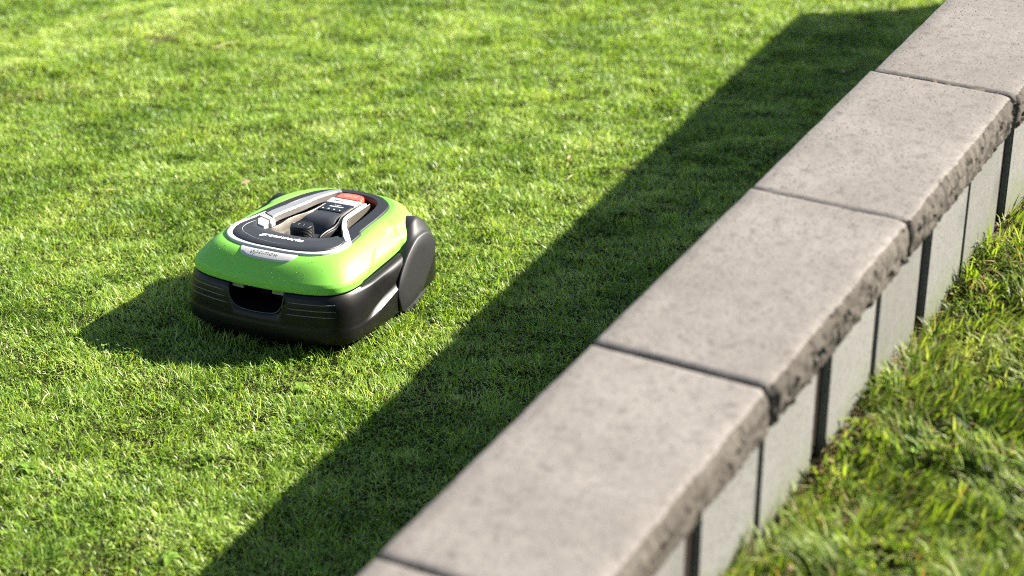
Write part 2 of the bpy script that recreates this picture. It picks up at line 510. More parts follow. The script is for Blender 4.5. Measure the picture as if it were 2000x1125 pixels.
m_green = mat('green_plastic', (.175, .445, .058), .44, spec=.22)
bump(m_green, noise(m_green, 900, 2).outputs[0], .05, .0004)
m_black = mat('black_plastic', (.0040, .0036, .0036), .38, spec=.24)
bump(m_black, noise(m_black, 1400, 2).outputs[0], .15, .0004)
m_char = mat('charcoal_plastic', (.018, .018, .020), .48)
bump(m_char, noise(m_char, 1200, 2).outputs[0], .15, .0004)
for mm, c in ((m_black, (.0045, .004, .004)), (m_char, (.018, .018, .020))):
    n, l, b = nodes(mm)
    dn = noise(mm, 22, 5, .7)
    l.new(mixc(mm, ramp(mm, dn.outputs[0], [(.45, (0, 0, 0)), (.8, (.5, .5, .5))]).outputs[0], c, tuple(v * 1.7 + .003 for v in c)), b.inputs['Base Color'])
m_fend = mat('grey_plastic', (.0125, .0125, .013), .46, spec=.32)
bump(m_fend, noise(m_fend, 1200, 2).outputs[0], .15, .0004)
m_silver = mat('satin_silver', (.50, .47, .43), .33, metal=.75)
bump(m_silver, noise(m_silver, 700, 2).outputs[0], .06, .0003)
m_white = mat('silver_white_paint', (.37, .37, .35), .42)
m_red = mat('red_plastic', (.72, .085, .05), .38)
m_screen = mat('display_glass', (.006, .006, .009), .35, spec=.25)
m_basin = mat('brushed_basin', (.17, .152, .130), .38, metal=.6)
m_print = mat('white_print', (.78, .78, .78), .5)
m_dull = mat('embossed_grey', (.30, .30, .29), .45)
m_rib = mat('rib_highlight_and_mark', (.085, .082, .082), .40)  # light caught by the ribs put into a paler grey; knob mark shares it
m_rubber = mat('rubber', (.018, .018, .018), .8)
m_lens = mat('sensor_lens', (.16, .17, .11), .35)
m_dark = mat('cavity_black', (.002, .002, .002), .9, spec=.05)

NL = 72
border = half_loop([(0, 0, .1295), (.06, .0025, .1295), (.115, .011, .1300), (.150, .026, .1305), (.168, .050, .131), (.1745, .090, .132), (.1735, .18, .135), (.171, .26, .140), (.158, .33, .144), (.132, .378, .144), (.085, .406, .142), (0, .416, .140)], NL)
decke = half_loop([(0, .054, .183), (.05, .056, .183), (.090, .064, .184), (.115, .081, .185), (.1255, .112, .186), (.127, .16, .187), (.122, .22, .189), (.114, .28, .189), (.102, .345, .188), (.070, .388, .188), (0, .400, .188)], NL)
well = half_loop([(0, .124, .186), (.045, .127, .186), (.070, .138, .186), (.082, .17, .186), (.083, .22, .187), (.079, .29, .186), (.072, .340, .186), (.050, .370, .186), (.02, .379, .186), (0, .380, .186)], NL)

# lower body (skirt): stacked outlines with a ledge that climbs towards the rear
base = half_loop([(0, -.006), (.06, -.004), (.11, .004), (.157, .019), (.181, .044), (.188, .082), (.191, .13), (.192, .20), (.187, .26), (.180, .34), (.168, .40), (.115, .432), (0, .44)], NL)
nb = len(base)
cen = np.array([0, .215])
def offset(P, d):
    t = np.roll(P, -1, 0) - np.roll(P, 1, 0); n = np.stack([t[:, 1], -t[:, 0]], 1); n /= np.linalg.norm(n, axis=1)[:, None]
    sgn = np.sign(np.sum(n * (P - cen), axis=1).mean()); return P + n * sgn * np.asarray(d).reshape(-1, 1)
yy = base[:, 1]; side = sstep(.07, .14, yy)
zled = .058 + .034 * sstep(.06, .26, yy)
bor2 = border[:, :2]
def L3(P, z): return np.column_stack([P, np.broadcast_to(z, len(P))])
pan = offset(bor2, .0095 + .0035 * sstep(.15, .22, yy)) * side[:, None] + (offset(base, -.0008) * .9 + offset(bor2, .005) * .1) * (1 - side[:, None])
skirt_loops = [L3(offset(base, -.020), .028), L3(offset(base, -.004), .0295), L3(base, .034),
               L3(offset(base, .0005 + .002 * side), .045), L3(offset(base, .0004 + .0014 * side), zled - .002), L3(offset(base, .0002 - .0004 * side), zled),
               L3(pan * .86 + offset(base, -.001 * side) * .14, zled + .0040), L3(pan * .98 + base * .02, zled + .0065), L3(pan, (zled + border[:, 2]) / 2 + .006),
               L3(offset(bor2, .0038 + .0054 * side), border[:, 2] - .0120), L3(offset(bor2, .0022 + .0050 * side), border[:, 2] - .0088), L3(offset(bor2, -.001), border[:, 2] - .0042), L3(offset(bor2, -.016), border[:, 2] - .004)]
V, F = loft(skirt_loops, True, True)
skirt = link_mesh('lower_body', V, F, m_black, mower, True, 40)
# front opening cut into the skirt
cut = [(-.062, .136), (-.0610, .113), (-.0575, .100), (-.050, .0895), (-.039, .0840), (-.02, .0815), (0, .0808), (.02, .0815), (.039, .0840), (.050, .0895), (.0575, .100), (.0610, .113), (.062, .136)]
cutc = resample(catmull(cut, 6), 40)
l0 = np.column_stack([cutc[:, 0], np.full(40, -.06), cutc[:, 1]]); l1 = np.column_stack([cutc[:, 0] * .93, np.full(40, .075), cutc[:, 1] * .96 + .006])
V, F = loft([l0, l1], True, True)
cutter = link_mesh('cutter', V, F, m_dark)
cutter.parent = mower
md = skirt.modifiers.new('cut', 'BOOLEAN'); md.operation = 'DIFFERENCE'; md.object = cutter; md.solver = 'EXACT'; md.material_mode = 'TRANSFER'
bpy.context.view_layer.update()
dg = bpy.context.evaluated_depsgraph_get()
nm = bpy.data.meshes.new_from_object(skirt.evaluated_get(dg))
skirt.modifiers.clear()
if len(nm.polygons) > 500:
    old = skirt.data; skirt.data = nm; bpy.data.meshes.remove(old); nm.name = 'lower_body'
bpy.data.objects.remove(cutter)
bvh = BVHTree.FromPolygons([v.co.copy() for v in skirt.data.vertices], [tuple(p.vertices) for p in skirt.data.polygons])
V, F = loft(skirt_loops, True, True)
bvh_full = BVHTree.FromPolygons([Vector(v) for v in V], F)
def front_y(x, z):
    h = bvh_full.ray_cast(Vector((x, -1, z)), Vector((0, 1, 0)))
    return h[0].y if h[0] else 0.0
rim = [(x, front_y(x, min(z, .123)) - .0002, min(z, .123)) for x, z in cutc if z < .1245]
V, F = tube(rim, .0015, 8)
link_mesh('opening_rim', V, F, m_char, mower)
for sx in (-1, 1):
    for z, x0, x1 in ((.1105, .070, .158), (.0985, .067, .160), (.0865, .062, .160)):
        pts = [(sx * x, front_y(sx * x, z) - .0001, z) for x in np.linspace(x0, x1, 26)]
        V, F = tube(pts, .0013, 6, [max(.15, min(1, i / 3, (25 - i) / 3)) for i in range(26)])
        link_mesh('bumper_rib', V, F, m_rib, mower)
    # pale sensor lens at the top corner of the opening
    V, F = poly_slab([(sx * .032, .0060), (sx * .0580, .0080), (sx * .0580, .018), (sx * .032, .016)], .1262, .1185, .0006)
    link_mesh('sensor_lens', V, F, m_lens, mower, True, 40)
for sx in (-1, 1):
    V, F = poly_slab([(sx * .020 - .011, .058), (sx * .020 + .011, .058), (sx * .020 + .011, .070), (sx * .020 - .011, .070)], .116, .088, .001)
    link_mesh('docking_contact', V, F, m_black, mower, True, 40)

# hood: green shell lofted from the border to the deck edge, left open over the well
def prof(t, y): return math.sin(t * math.pi / 2) ** (1.02 - .42 * sstep(.23, .34, y))
loops = [np.column_stack([offset(bor2, -.004), border[:, 2] - .002]), np.column_stack([offset(bor2, -.0006), border[:, 2] - .0015]),
         np.column_stack([offset(bor2, .0008), border[:, 2] + .001]),
         np.column_stack([offset(bor2, .0006), border[:, 2] + .0115]), np.column_stack([offset(bor2, -.0006), border[:, 2] + .0140])]
z1 = border[:, 2] + .0155
for t in np.linspace(.045, 1, 18):
    P = bor2 * (1 - t) + decke[:, :2] * t
    z = z1 + (decke[:, 2] - z1) * prof(t, P[:, 1])
    loops.append(np.column_stack([P, z]))
for t in (.25, .6, 1): loops.append(np.column_stack([decke[:, :2] * (1 - t) + well[:, :2] * t, decke[:, 2] * (1 - t) + (well[:, 2] - .004) * t]))
# raised wedge panel pressed into each flank, and a soft step before the wheel arch
def flank(V):
    V = V.copy(); x = np.abs(V[:, 0]); y = V[:, 1]; z = V[:, 2]
    yb = .118 + (z - .14) * 2.1 + np.clip(z - .168, 0, 1) * 3.0      # leaning front edge of the wedge
    w = sstep(0, .007, y - yb) * sstep(.185, .172, z) * sstep(.127, .134, z) * sstep(.100, .115, x)
    V[:, 0] += np.sign(V[:, 0]) * (-.0058) * w
    yr = .262 + np.clip(.17 - z, -.03, .04) * .4 + np.clip(z - .165, 0, 1) * 1.2
    w2 = sstep(0, .006, y - yr) * sstep(.130, .138, z) * sstep(.196, .180, z)
    V[:, 0] += np.sign(V[:, 0]) * .0070 * w2
    return V
fine = []
for a, b in zip(loops[:-1], loops[1:]):
    fine.append(a); fine.append((a + b) / 2)
fine.append(loops[-1])
V, F = loft(fine)
def upsample(V, F): return V, F
hood = link_mesh('hood', flank(V), F, m_green, mower, True)
md = hood.modifiers.new('smooth', 'SUBSURF'); md.levels = 1; md.render_levels = 1
hood_bvh = BVHTree.FromPolygons([Vector(v) for v in V], F)
def hood_z(x, y, dflt=.185):
    h = hood_bvh.ray_cast(Vector((x, y, 1)), Vector((0, 0, -1)))
    return h[0].z if h[0] else dflt

# well under the handle
wl = [well, np.column_stack([well[:, :2] * .985 + np.array([0, .215]) * .015, well[:, 2] - .008]), np.column_stack([well[:, :2] * .95 + np.array([0, .235]) * .05, np.full(len(well), .158)])]
V, F = loft(wl, False, True)
link_mesh('handle_well', V, F, m_black, mower, True, 45)

# grey surround around the well, from notch to notch round the rear
so = [(-.129, .150), (-.124, .192), (-.117, .250), (-.104, .315), (-.084, .363), (-.050, .392), (0, .400), (.050, .392), (.083, .367), (.098, .340), (.107, .285), (.112, .225), (.115, .198), (.121, .190), (.126, .150), (.128, .128)]
si = [(-.100, .158), (-.098, .192), (-.094, .250), (-.084, .305), (-.068, .348), (-.042, .372), (0, .380), (.042, .372), (.064, .352), (.073, .325), (.079, .280), (.083, .225), (.088, .195), (.092, .180), (.098, .150), (.101, .133)]
V, F = ribbon(so, si, lambda x, y: .1905 , lambda x, y: .170, .0025, 110)
link_mesh('well_surround', V, F, m_fend, mower, True, 45)

# silver white trim ring and dark front panel
ro = [(-.113, .215), (-.120, .180), (-.1295, .140), (-.1285, .115), (-.1185, .086), (-.092, .065), (-.05, .0555), (0, .0535), (.05, .0555), (.092, .065), (.1185, .086), (.1285, .115), (.1285, .142)]
ri = [(-.108, .215), (-.111, .180), (-.1195, .142), (-.1180, .118), (-.1075, .0920), (-.0855, .0745), (-.047, .0640), (0, .0620), (.047, .0640), (.0855, .0745), (.1075, .0920), (.1165, .118), (.1145, .141)]
def zring(x, y): return .1880 + .0030 * float(sstep(.05, .12, y))
V, F = ribbon(ro, ri, zring, lambda x, y: .172, .0012, 120)
link_mesh('trim_ring', V, F, m_white, mower, True, 50)
po = [(-.1065, .187), (-.1135, .160), (-.1190, .142), (-.1174, .118), (-.1068, .0927), (-.0850, .0753), (-.0467, .0649), (0, .0629), (.0467, .0649), (.0850, .0753), (.1068, .0927), (.1158, .118), (.1138, .141)]
pi_ = [(-.099, .187), (-.0960, .172), (-.0920, .156), (-.0830, .142), (-.066, .134), (-.050, .131), (-.025, .1265), (0, .1245), (.025, .1255), (.050, .129), (.066, .136), (.078, .146), (.086, .160)]
def zpan(x, y): return .1895 + .0022 * float(sstep(.066, .095, y))
V, F = ribbon(po, pi_, zpan, lambda x, y: .174, .0016, 120)
link_mesh('front_panel', V, F, m_char, mower, True, 50)
line = [(-.098, .165), (-.1045, .140), (-.1010, .117), (-.088, .100), (-.060, .0855), (-.03, .0795), (0, .0775), (.03, .0785)]
lp = resample(catmull(line), 50)
V, F = tube([(x, y, zpan(x, y) + .0001) for x, y in lp], .00045, 5, [max(.2, min(1, i / 4, (49 - i) / 10)) for i in range(50)])
link_mesh('panel_line', V, F, m_white, mower)
text_mesh('brand_lettering', 'greenworks', .0185, m_print, mower, (-.003, .1045, .1921), 0, .20, .00055, .00012, .094)

# plate on the sloping nose
def zplate(x, y): return hood_z(x, y) + .0016
plate = resample(np.vstack([catmull([(-.064, .0595), (-.062, .047), (-.052, .0345), (-.030, .0305), (0, .0295), (.030, .0305), (.052, .0345), (.062, .047), (.064, .0595)], 8)]), 44)
pl = [tuple(p) for p in plate] + [(x, .0600) for x in np.linspace(.060, -.060, 20)]
P = np.array(pl)
rows = []
cx = P.mean(0)
for t in (1.0, .97, .8, .6, .4, .2, .05):
    Q = cx + (P - cx) * t
    zoff = .0016 if t < .99 else -.002
    rows.append(np.array([(x, y, hood_z(x, y) + zoff) for x, y in Q]))
V, F = loft(rows, False, True)
name_plate = link_mesh('name_plate', V, F, m_white, mower, True, 50)
slope_a = math.atan2(hood_z(0, .05) - hood_z(0, .036), .014)
text_mesh('embossed_lettering', 'optimow', .0125, m_dull, name_plate, (-.003, .0435, hood_z(0, .0435) + .0021), 0, .12, .0001, .00015, .060, slope_a)

# control console: basin wall, dial, dark hump and display
bo = [(.066, .137), (.055, .150), (.051, .175), (.052, .205), (.046, .232), (.036, .262), (.033, .300), (.033, .340)]
bi = [(x - .0014, y) for x, y in bo]
for sx in (-1, 1):
    V, F = ribbon([(sx * x, y) for x, y in bo], [(sx * x, y) for x, y in bi], lambda x, y: .188, lambda x, y: .158, .0004, 60)
    link_mesh('basin_wall', V, F, m_basin, mower, True, 45)
    bo2 = [(x + .006, y) for x, y in bo]; bi2 = [(x + .0004, y) for x, y in bo]
    V, F = ribbon([(sx * x, y) for x, y in bo2], [(sx * x, y) for x, y in bi2], lambda x, y: .1868, lambda x, y: .158, .001, 60)
    link_mesh('console_edge', V, F, m_black, mower, True, 45)
V, F = poly_slab(resample(np.vstack([catmull([(-.055, .138), (-.048, .17), (-.046, .22), (0, .225), (.046, .22), (.048, .17), (.055, .138), (0, .130), (-.055, .138)], 6)]), 50)[:-1], .1645, .157, .0006)
link_mesh('dial_plate', V, F, m_char, mower, True, 45)
kx, ky = 0.0, .171
kv = []; seg = 60
kprof = [(.0221, .1645, 0), (.0226, .168, 1), (.0224, .1920, 1), (.0218, .1948, 1), (.0211, .1964, 0), (.0190, .1970, 0), (.0185, .1964, 0), (.004, .1966, 0)]
kl = []
for r_, z_, rib in kprof:
    kl.append(np.array([(kx + (r_ + (.0007 if rib and i % 2 else 0)) * math.cos(2 * math.pi * i / seg), ky + (r_ + (.0007 if rib and i % 2 else 0)) * math.sin(2 * math.pi * i / seg), z_) for i in range(seg)]))
V, F = loft(kl, False, True)
knob = link_mesh('dial_knob', V, F, m_black, mower, True, 30)
for z_ in np.linspace(.1695, .1905, 8):
    V, F = tube([(kx + .0230 * math.cos(w), ky + .0230 * math.sin(w), z_) for w in np.linspace(0, 2 * math.pi, 49)], .00055, 5)
    link_mesh('knob_ridge', V, F, m_char, knob)
V, F = tube([(kx + .006 * math.cos(w), ky - .003 + .008 * math.sin(w), .1968) for w in np.linspace(R(-20), R(200), 16)], .0006, 5)
link_mesh('knob_mark', V, F, m_rib, knob)
for (dx, dy, w) in ((.034, .004, .006), (.033, -.010, .007), (.026, -.022, .007), (-.033, -.004, .005), (-.030, .012, .005)):
    V, F = poly_slab([(kx + dx - w / 2, ky + dy - .0009), (kx + dx + w / 2, ky + dy - .0009), (kx + dx + w / 2, ky + dy + .0009), (kx + dx - w / 2, ky + dy + .0009)], .1650, .1644, .0001)
    link_mesh('dial_mark', V, F, m_print, mower)
hp = [(.205, .1585), (.212, .163), (.220, .174), (.232, .1835), (.247, .1875), (.275, .1880), (.312, .1885), (.316, .1885)]
hp = resample(catmull(hp, 8), 36)
hl = []
for (y, z) in hp:
    hw = .040 - .0095 * float(sstep(.21, .265, y))
    hl.append(np.array([(-hw, y, .158), (-hw, y, max(.1585, z - .002)), (-hw + .0025, y, z), (-hw * .5, y, z + .0004), (0, y, z + .0006), (hw * .5, y, z + .0004), (hw - .0025, y, z), (hw, y, max(.1585, z - .002)), (hw, y, .158)]))
V, F = loft(hl, False, False, closed=False)
F += [tuple(range(9)), tuple(35 * 9 + i for i in range(9))]
link_mesh('console_hump', V, F, m_char, mower, True, 50)
V, F = poly_slab([(-.0270, .2760), (.0270, .2760), (.0275, .3120), (-.0275, .3120)], .1902, .1880, .0004)
screen = link_mesh('display_screen', V, F, m_screen, mower, True, 40)
text_mesh('screen_lettering', 'greenworks', .0072, m_print, screen, (.002, .2985, .1905), math.pi, .15, .0002, .0001, .030)
for q in range(6):
    V, F = poly_slab([(-.006 + q * .0026, .3060), (-.0042 + q * .0026, .3060), (-.0042 + q * .0026, .3072), (-.006 + q * .0026, .3072)], .1906, .1901, .0001)
    link_mesh('screen_dash', V, F, m_print, screen)
for q, xx in enumerate((-.020, -.0075, .005, .018)):
    if q == 0: P = [(xx, .2865), (xx + .0022, .2840), (xx + .0014, .2820), (xx, .2828), (xx - .0014, .2820), (xx - .0022, .2840)]
    elif q == 1: P = [(xx + .0021 * math.cos(w), .2842 + .0021 * math.sin(w)) for w in np.linspace(0, 2 * math.pi, 10)[:-1]]
    elif q == 2: P = [(xx - .0024, .2858), (xx, .2820), (xx + .0024, .2858)]
    else: P = [(xx - .0026, .2856), (xx - .0016, .2864), (xx + .0026, .2828), (xx + .0018, .2820)]
    V, F = poly_slab(P, .1906, .1901, .0001)
    link_mesh('screen_icon', V, F, m_print, screen)
V, F = poly_slab([(-.0325, .3165), (.0325, .3165), (.0335, .3450), (-.0335, .3450)], .1905, .160, .0018)
bar = link_mesh('console_bar', V, F, m_white, mower, True, 45)
V, F = poly_slab([(-.021, .3285), (.021, .3285), (.021, .3345), (-.021, .3345)], .1909, .190, .0004)
link_mesh('bar_slot', V, F, m_dull, bar)
# red stop button
sb = resample(catmull([(-.0275, .3475), (-.028, .360), (-.025, .370), (-.013, .3745), (0, .3755), (.013, .3745), (.025, .370), (.028, .360), (.0275, .3475), (0, .347), (-.0275, .3475)], 8), 60)[:-1]
st = [np.column_stack([sb * 1.0, np.full(59, .166)]), np.column_stack([sb, np.full(59, .1870)]), np.column_stack([sb * .985 + np.array([0, .365]) * .015, np.full(59, .1898)]), np.column_stack([sb * .94 + np.array([0, .365]) * .06, np.full(59, .1912)]), np.column_stack([sb * .5 + np.array([0, .365]) * .5, np.full(59, .1915)])]
V, F = loft(st, False, True)
stop = link_mesh('stop_button', V, F, m_red, mower, True, 45)
m_redl = mat('red_embossed', (.80, .22, .17), .4)
text_mesh('stop_lettering', 'STOP', .013, m_redl, stop, (0, .362, .1916), math.pi, 0, .0002, .0002, .030)

# silver carry bars: broad one on the left, slimmer strap on the right, with short feet
def zbar(x, y): return .1925 + .0015 * float(sstep(.20, .33, y))
V, F = ribbon([(-.1035, .206), (-.1005, .228), (-.093, .258), (-.0835, .290), (-.0735, .330), (-.055, .370), (-.040, .386)],
              [(-.078, .193), (-.0765, .216), (-.0695, .246), (-.0610, .280), (-.0545, .320), (-.0400, .360), (-.029, .375)], zbar, lambda x, y: zbar(x, y) - .014, .0022, 60)
hbar = link_mesh('carry_bar', V, F, m_silver, mower, True, 40)
V, F = poly_slab([(-.1075, .187), (-.1045, .2035), (-.0685, .1835), (-.062, .160), (-.066, .158), (-.0755, .1745)], .1920, .172, .0012)
link_mesh('bar_joint', V, F, m_white, mower, True, 40)
V, F = poly_slab([(-.1015, .171), (-.0980, .182), (-.0765, .1725), (-.0640, .150), (-.0660, .138), (-.086, .146)], .1922, .172, .0018)
link_mesh('bar_foot', V, F, m_white, mower, True, 40)
V, F = ribbon([(.1285, .1425), (.108, .170), (.090, .195), (.0765, .212), (.062, .238), (.052, .262), (.0495, .300), (.0495, .338)],
              [(.1145, .1410), (.097, .1625), (.0845, .1825), (.0720, .2000), (.0570, .2270), (.0460, .255), (.0430, .297), (.0430, .338)],
              lambda x, y: .1915, lambda x, y: .178, .0012, 70)
strap = link_mesh('carry_strap', V, F, m_white, mower, True, 40)
V, F = ribbon([(.0755, .216), (.0640, .240), (.0560, .264), (.0535, .300), (.0530, .345)], [(.0742, .2155), (.0627, .2395), (.0547, .2635), (.0518, .300), (.0513, .345)],
              lambda x, y: .1890, lambda x, y: .1675 + .004 * float(sstep(.26, .34, y)), .0008, 40)
link_mesh('console_flank', V, F, m_basin, mower, True, 40)
V, F = poly_slab([(.0745, .214), (.084, .205), (.0790, .222), (.0720, .232)], .184, .166, .001)
link_mesh('strap_foot', V, F, m_char, mower, True, 40)

# wheel arches and wheels
inner = [(.222, .036), (.240, .071), (.252, .100), (.253, .130), (.270, .146), (.298, .166), (.322, .179), (.343, .181), (.366, .168), (.386, .148), (.397, .120), (.397, .092), (.380, .062), (.348, .044), (.29, .035), (.222, .036)]
outer = [(.206, .034), (.199, .062), (.206, .092), (.236, .121), (.260, .138), (.291, .153), (.322, .157), (.344, .153), (.360, .140), (.366, .119), (.349, .094), (.316, .068), (.286, .048), (.245, .036), (.206, .034)]
I_ = resample(catmull(inner, 10), 81)[:-1]; O_ = resample(catmull(outer, 10), 81)[:-1]
# line both outlines up by angle
oc = O_.mean(0); ic = I_.mean(0)
for sx in (-1, 1):
    rows = []
    for x, t, sca in ((.120, 0, .97), (.150, 0, 1.0), (.163, .02, 1.0), (.172, .18, 1.0), (.182, .45, 1.0), (.190, .72, 1.0), (.1930, .88, 1.0), (.1962, .97, 1.0), (.1985, 1.0, .985), (.2000, 1.0, .95), (.2010, 1.0, .6)):
        P = I_ * (1 - t) + O_ * t
        c = ic * (1 - t) + oc * t
        P = c + (P - c) * sca
        xs = x - .13 * np.clip(P[:, 1] - .05, 0, 1) * float(sstep(.150, .195, x))      # the outer face leans in towards its top
        rows.append(np.column_stack([sx * xs, P]))
    V, F = loft(rows, True, True)
    arch = link_mesh('wheel_arch', V, F, m_fend, mower, True, 60)
    tyre = []
    for x, r_ in ((.140, .050), (.140, .066), (.145, .072), (.172, .072), (.177, .066), (.177, .050)):
        tyre.append(np.array([(sx * x, .295 + r_ * math.cos(2 * math.pi * i / 40), .073 + r_ * math.sin(2 * math.pi * i / 40)) for i in range(40)]))
    V, F = loft(tyre, True, True)
    link_mesh('rear_wheel', V, F, m_rubber, mower, True, 40)
    cw = []
    for x, r_ in ((.085, .010), (.085, .0265), (.089, .030), (.101, .030), (.105, .0265), (.105, .010)):
        cw.append(np.array([(sx * x, .085 + r_ * math.cos(2 * math.pi * i / 24), .031 + r_ * math.sin(2 * math.pi * i / 24)) for i in range(24)]))
    V, F = loft(cw, True, True)
    link_mesh('caster_wheel', V, F, m_rubber, mower, True, 40)

# rain droplets on the hood
V, F = [], []
r2 = random.Random(5)
for q in range(150):
    x = r2.uniform(-.15, .165); y = r2.uniform(.006, .20) if x > .1 else r2.uniform(.006, .06)
    h = hood_bvh.ray_cast(Vector((x, y, 1)), Vector((0, 0, -1)))
    if not h[0] or h[0].z < .13 or h[0].z > .181: continue
    if abs(x) < .068 and .028 < y < .062: continue
    nrm = h[1] if h[1].z > 0 else -h[1]; rad = r2.choice((.0004, .0005, .0006, .0008, .0011))
    a = nrm.orthogonal().normalized(); b = nrm.cross(a); c0 = len(V)
    for rr, hh in ((1, 0), (.85, .35), (.45, .58)):
        for i in range(8):
            w = i * math.pi / 4; V.append(h[0] + (a * math.cos(w) + b * math.sin(w)) * rad * rr + nrm * rad * hh)
    V.append(h[0] + nrm * rad * .66)
    for k in range(2):
        for i in range(8):
            j = (i + 1) % 8; F.append((c0 + k * 8 + i, c0 + k * 8 + j, c0 + k * 8 + 8 + j, c0 + k * 8 + 8 + i))
    for i in range(8): F.append((c0 + 16 + i, c0 + 16 + (i + 1) % 8, c0 + 24))
m_water = mat('rain_water', (.16, .42, .06), .06, spec=.6, coat=1.0, coat_rough=.02)
drops = link_mesh('rain_droplets', V, F, m_water, mower)
tag(drops, kind='stuff')

# ------------------------------------------------------------------ grass
def leaf_mat(name, trans=.45, rough=.42, spec=.36):
    m = bpy.data.materials.new(name); m.use_nodes = True
    n, l = m.node_tree.nodes, m.node_tree.links
    b = n['Principled BSDF']; out = n['Material Output']
    at = n.new('ShaderNodeAttribute'); at.attribute_name = 'tint'
    l.new(at.outputs['Color'], b.inputs['Base Color'])
    b.inputs['Roughness'].default_value = rough
    b.inputs['Specular IOR Level'].default_value = spec
    tr = n.new('ShaderNodeBsdfTranslucent')
    mx = n.new('ShaderNodeMix'); mx.data_type = 'RGBA'; mx.blend_type = 'MULTIPLY'; mx.inputs[0].default_value = 1
    l.new(at.outputs['Color'], mx.inputs[6]); mx.inputs[7].default_value = (1.22, 1.22, .42, 1)
    l.new(mx.outputs[2], tr.inputs['Color'])
    ms = n.new('ShaderNodeMixShader'); ms.inputs[0].default_value = trans
    l.new(b.outputs[0], ms.inputs[1]); l.new(tr.outputs[0], ms.inputs[2]); l.new(ms.outputs[0], out.inputs['Surface'])
    return m
m_grass = leaf_mat('grass_blade', .48, .38, .36); m_clover = leaf_mat('clover_leaf', .35, .55, .2); m_terr = leaf_mat('terrace_blade', .48, .5, .18)

f_len = fourier(.10, .45, 18, 21); f_dirx = fourier(.15, .7, 14, 22); f_diry = fourier(.15, .7, 14, 23)
f_col = fourier(.12, .6, 18, 24); f_col2 = fourier(.5, 2.2, 10, 25); f_clov = fourier(.10, .5, 18, 26); f_dens = fourier(.05, .2, 18, 27)
base2 = offset(base, -.022)
def in_poly(px, py, P):
    inside = np.zeros(len(px), bool); n = len(P)
    for i in range(n):
        x0, y0 = P[i]; x1, y1 = P[(i + 1) % n]
        c = ((y0 > py) != (y1 > py)) & (px < (x1 - x0) * (py - y0) / (y1 - y0 + 1e-12) + x0)
        inside ^= c
    return inside
def project(x, y, z):
    p = R(PITCH); v = z - CAM_Z
    c = y * math.cos(p) - v * math.sin(p); u = y * math.sin(p) + v * math.cos(p)
    return x / c * 4100 / 1000, u / c * 4100 / 562.5
def free_ground(x, y, pad=.012):
    s, a = wsa(x, y); mx, my = mower_xy(x, y)
    onwall = (a > .020 - pad * .5) & (a < .262 + pad * .3) & (s > WALL_S0) & (s < WALL_S1)
    return ~onwall & ~in_poly(mx, my, base2)
def blades(x, y, length, width, lean, head, col, name, mtl, flat=False):
    n = len(x); z = (np.zeros(n) if flat else terrain(x, y)) - .002
    cx, sx = np.cos(head), np.sin(head)
    tw = head + np.pi / 2 + rng.normal(0, .5, n)
    wx, wy = np.cos(tw) * width / 2, np.sin(tw) * width / 2
    V = np.empty((n, 5, 3), np.float32)
    h1 = .55
    l1 = lean * .75; l2 = lean * 1.35
    mx_ = x + cx * np.sin(l1) * length * h1; my_ = y + sx * np.sin(l1) * length * h1; mz = z + np.cos(l1) * length * h1
    tx = mx_ + cx * np.sin(l2) * length * (1 - h1); ty = my_ + sx * np.sin(l2) * length * (1 - h1); tz = mz + np.cos(l2) * length * (1 - h1)
    V[:, 0] = np.stack([x - wx * .8, y - wy * .8, z], 1); V[:, 1] = np.stack([x + wx * .8, y + wy * .8, z], 1)
    V[:, 2] = np.stack([mx_ - wx, my_ - wy, mz], 1); V[:, 3] = np.stack([mx_ + wx, my_ + wy, mz], 1)
    V[:, 4] = np.stack([tx, ty, tz], 1)
    me = bpy.data.meshes.new(name)
    me.vertices.add(n * 5); me.vertices.foreach_set('co', V.ravel())
    b5 = np.arange(n, dtype=np.int32)[:, None] * 5
    loops_ = np.concatenate([b5 + 0, b5 + 1, b5 + 3, b5 + 2, b5 + 2, b5 + 3, b5 + 4], 1).ravel().astype(np.int32)
    me.loops.add(n * 7); me.loops.foreach_set('vertex_index', loops_)
    me.polygons.add(n * 2)
    st = (np.arange(n, dtype=np.int32)[:, None] * 7 + np.array([0, 4], np.int32)).ravel()
    me.polygons.foreach_set('loop_start', st)
    me.polygons.foreach_set('use_smooth', np.ones(n * 2, bool))
    me.update(calc_edges=True)
    ca = me.attributes.new('tint', 'FLOAT_COLOR', 'POINT')
    full = np.ones((n, 5, 4), np.float32); full[:, :, :3] = col[:, None, :]
    ca.data.foreach_set('color', full.ravel())
    me.materials.append(mtl)
    o = bpy.data.objects.new(name, me)
    if not flat: COL.objects.link(o)
    return o
def colours(x, y, n, warm=0.0):
    d1 = (x + 1.526) * .81 - (y - 5.818) * .587; d2 = (x + 1.606) * .787 - (y - 6.17) * .617
    pale = (np.exp(-(d1 / .07) ** 2) + .7 * np.exp(-(d2 / .05) ** 2)) * (1 - sstep(-1.1, -.5, x))      # dry, pale tracks in the far corner
    t = np.clip(.54 + .13 * f_col(x, y) + .08 * f_col2(x, y) + rng.normal(0, .31, n) + warm + .55 * pale, 0, 1.2)[:, None]
    c0 = np.array([.062, .140, .014]); c1 = np.array([.264, .398, .050]); c2 = np.array([.520, .610, .230])
    c = np.where(t < .6, c0 + (c1 - c0) * t / .6, c1 + (c2 - c1) * (t - .6) / .6)
    dry = rng.random(n) < .06 + .25 * soil_mask(x, y)
    c[dry] = np.array([.30, .245, .11]) * rng.uniform(.6, 1.15, (dry.sum(), 1))
    return c, dry
def scatter(n, box):
    s_ = rng.uniform(box[0], box[1], n); a_ = rng.uniform(box[2], box[3], n)
    return wxy(s_, a_)

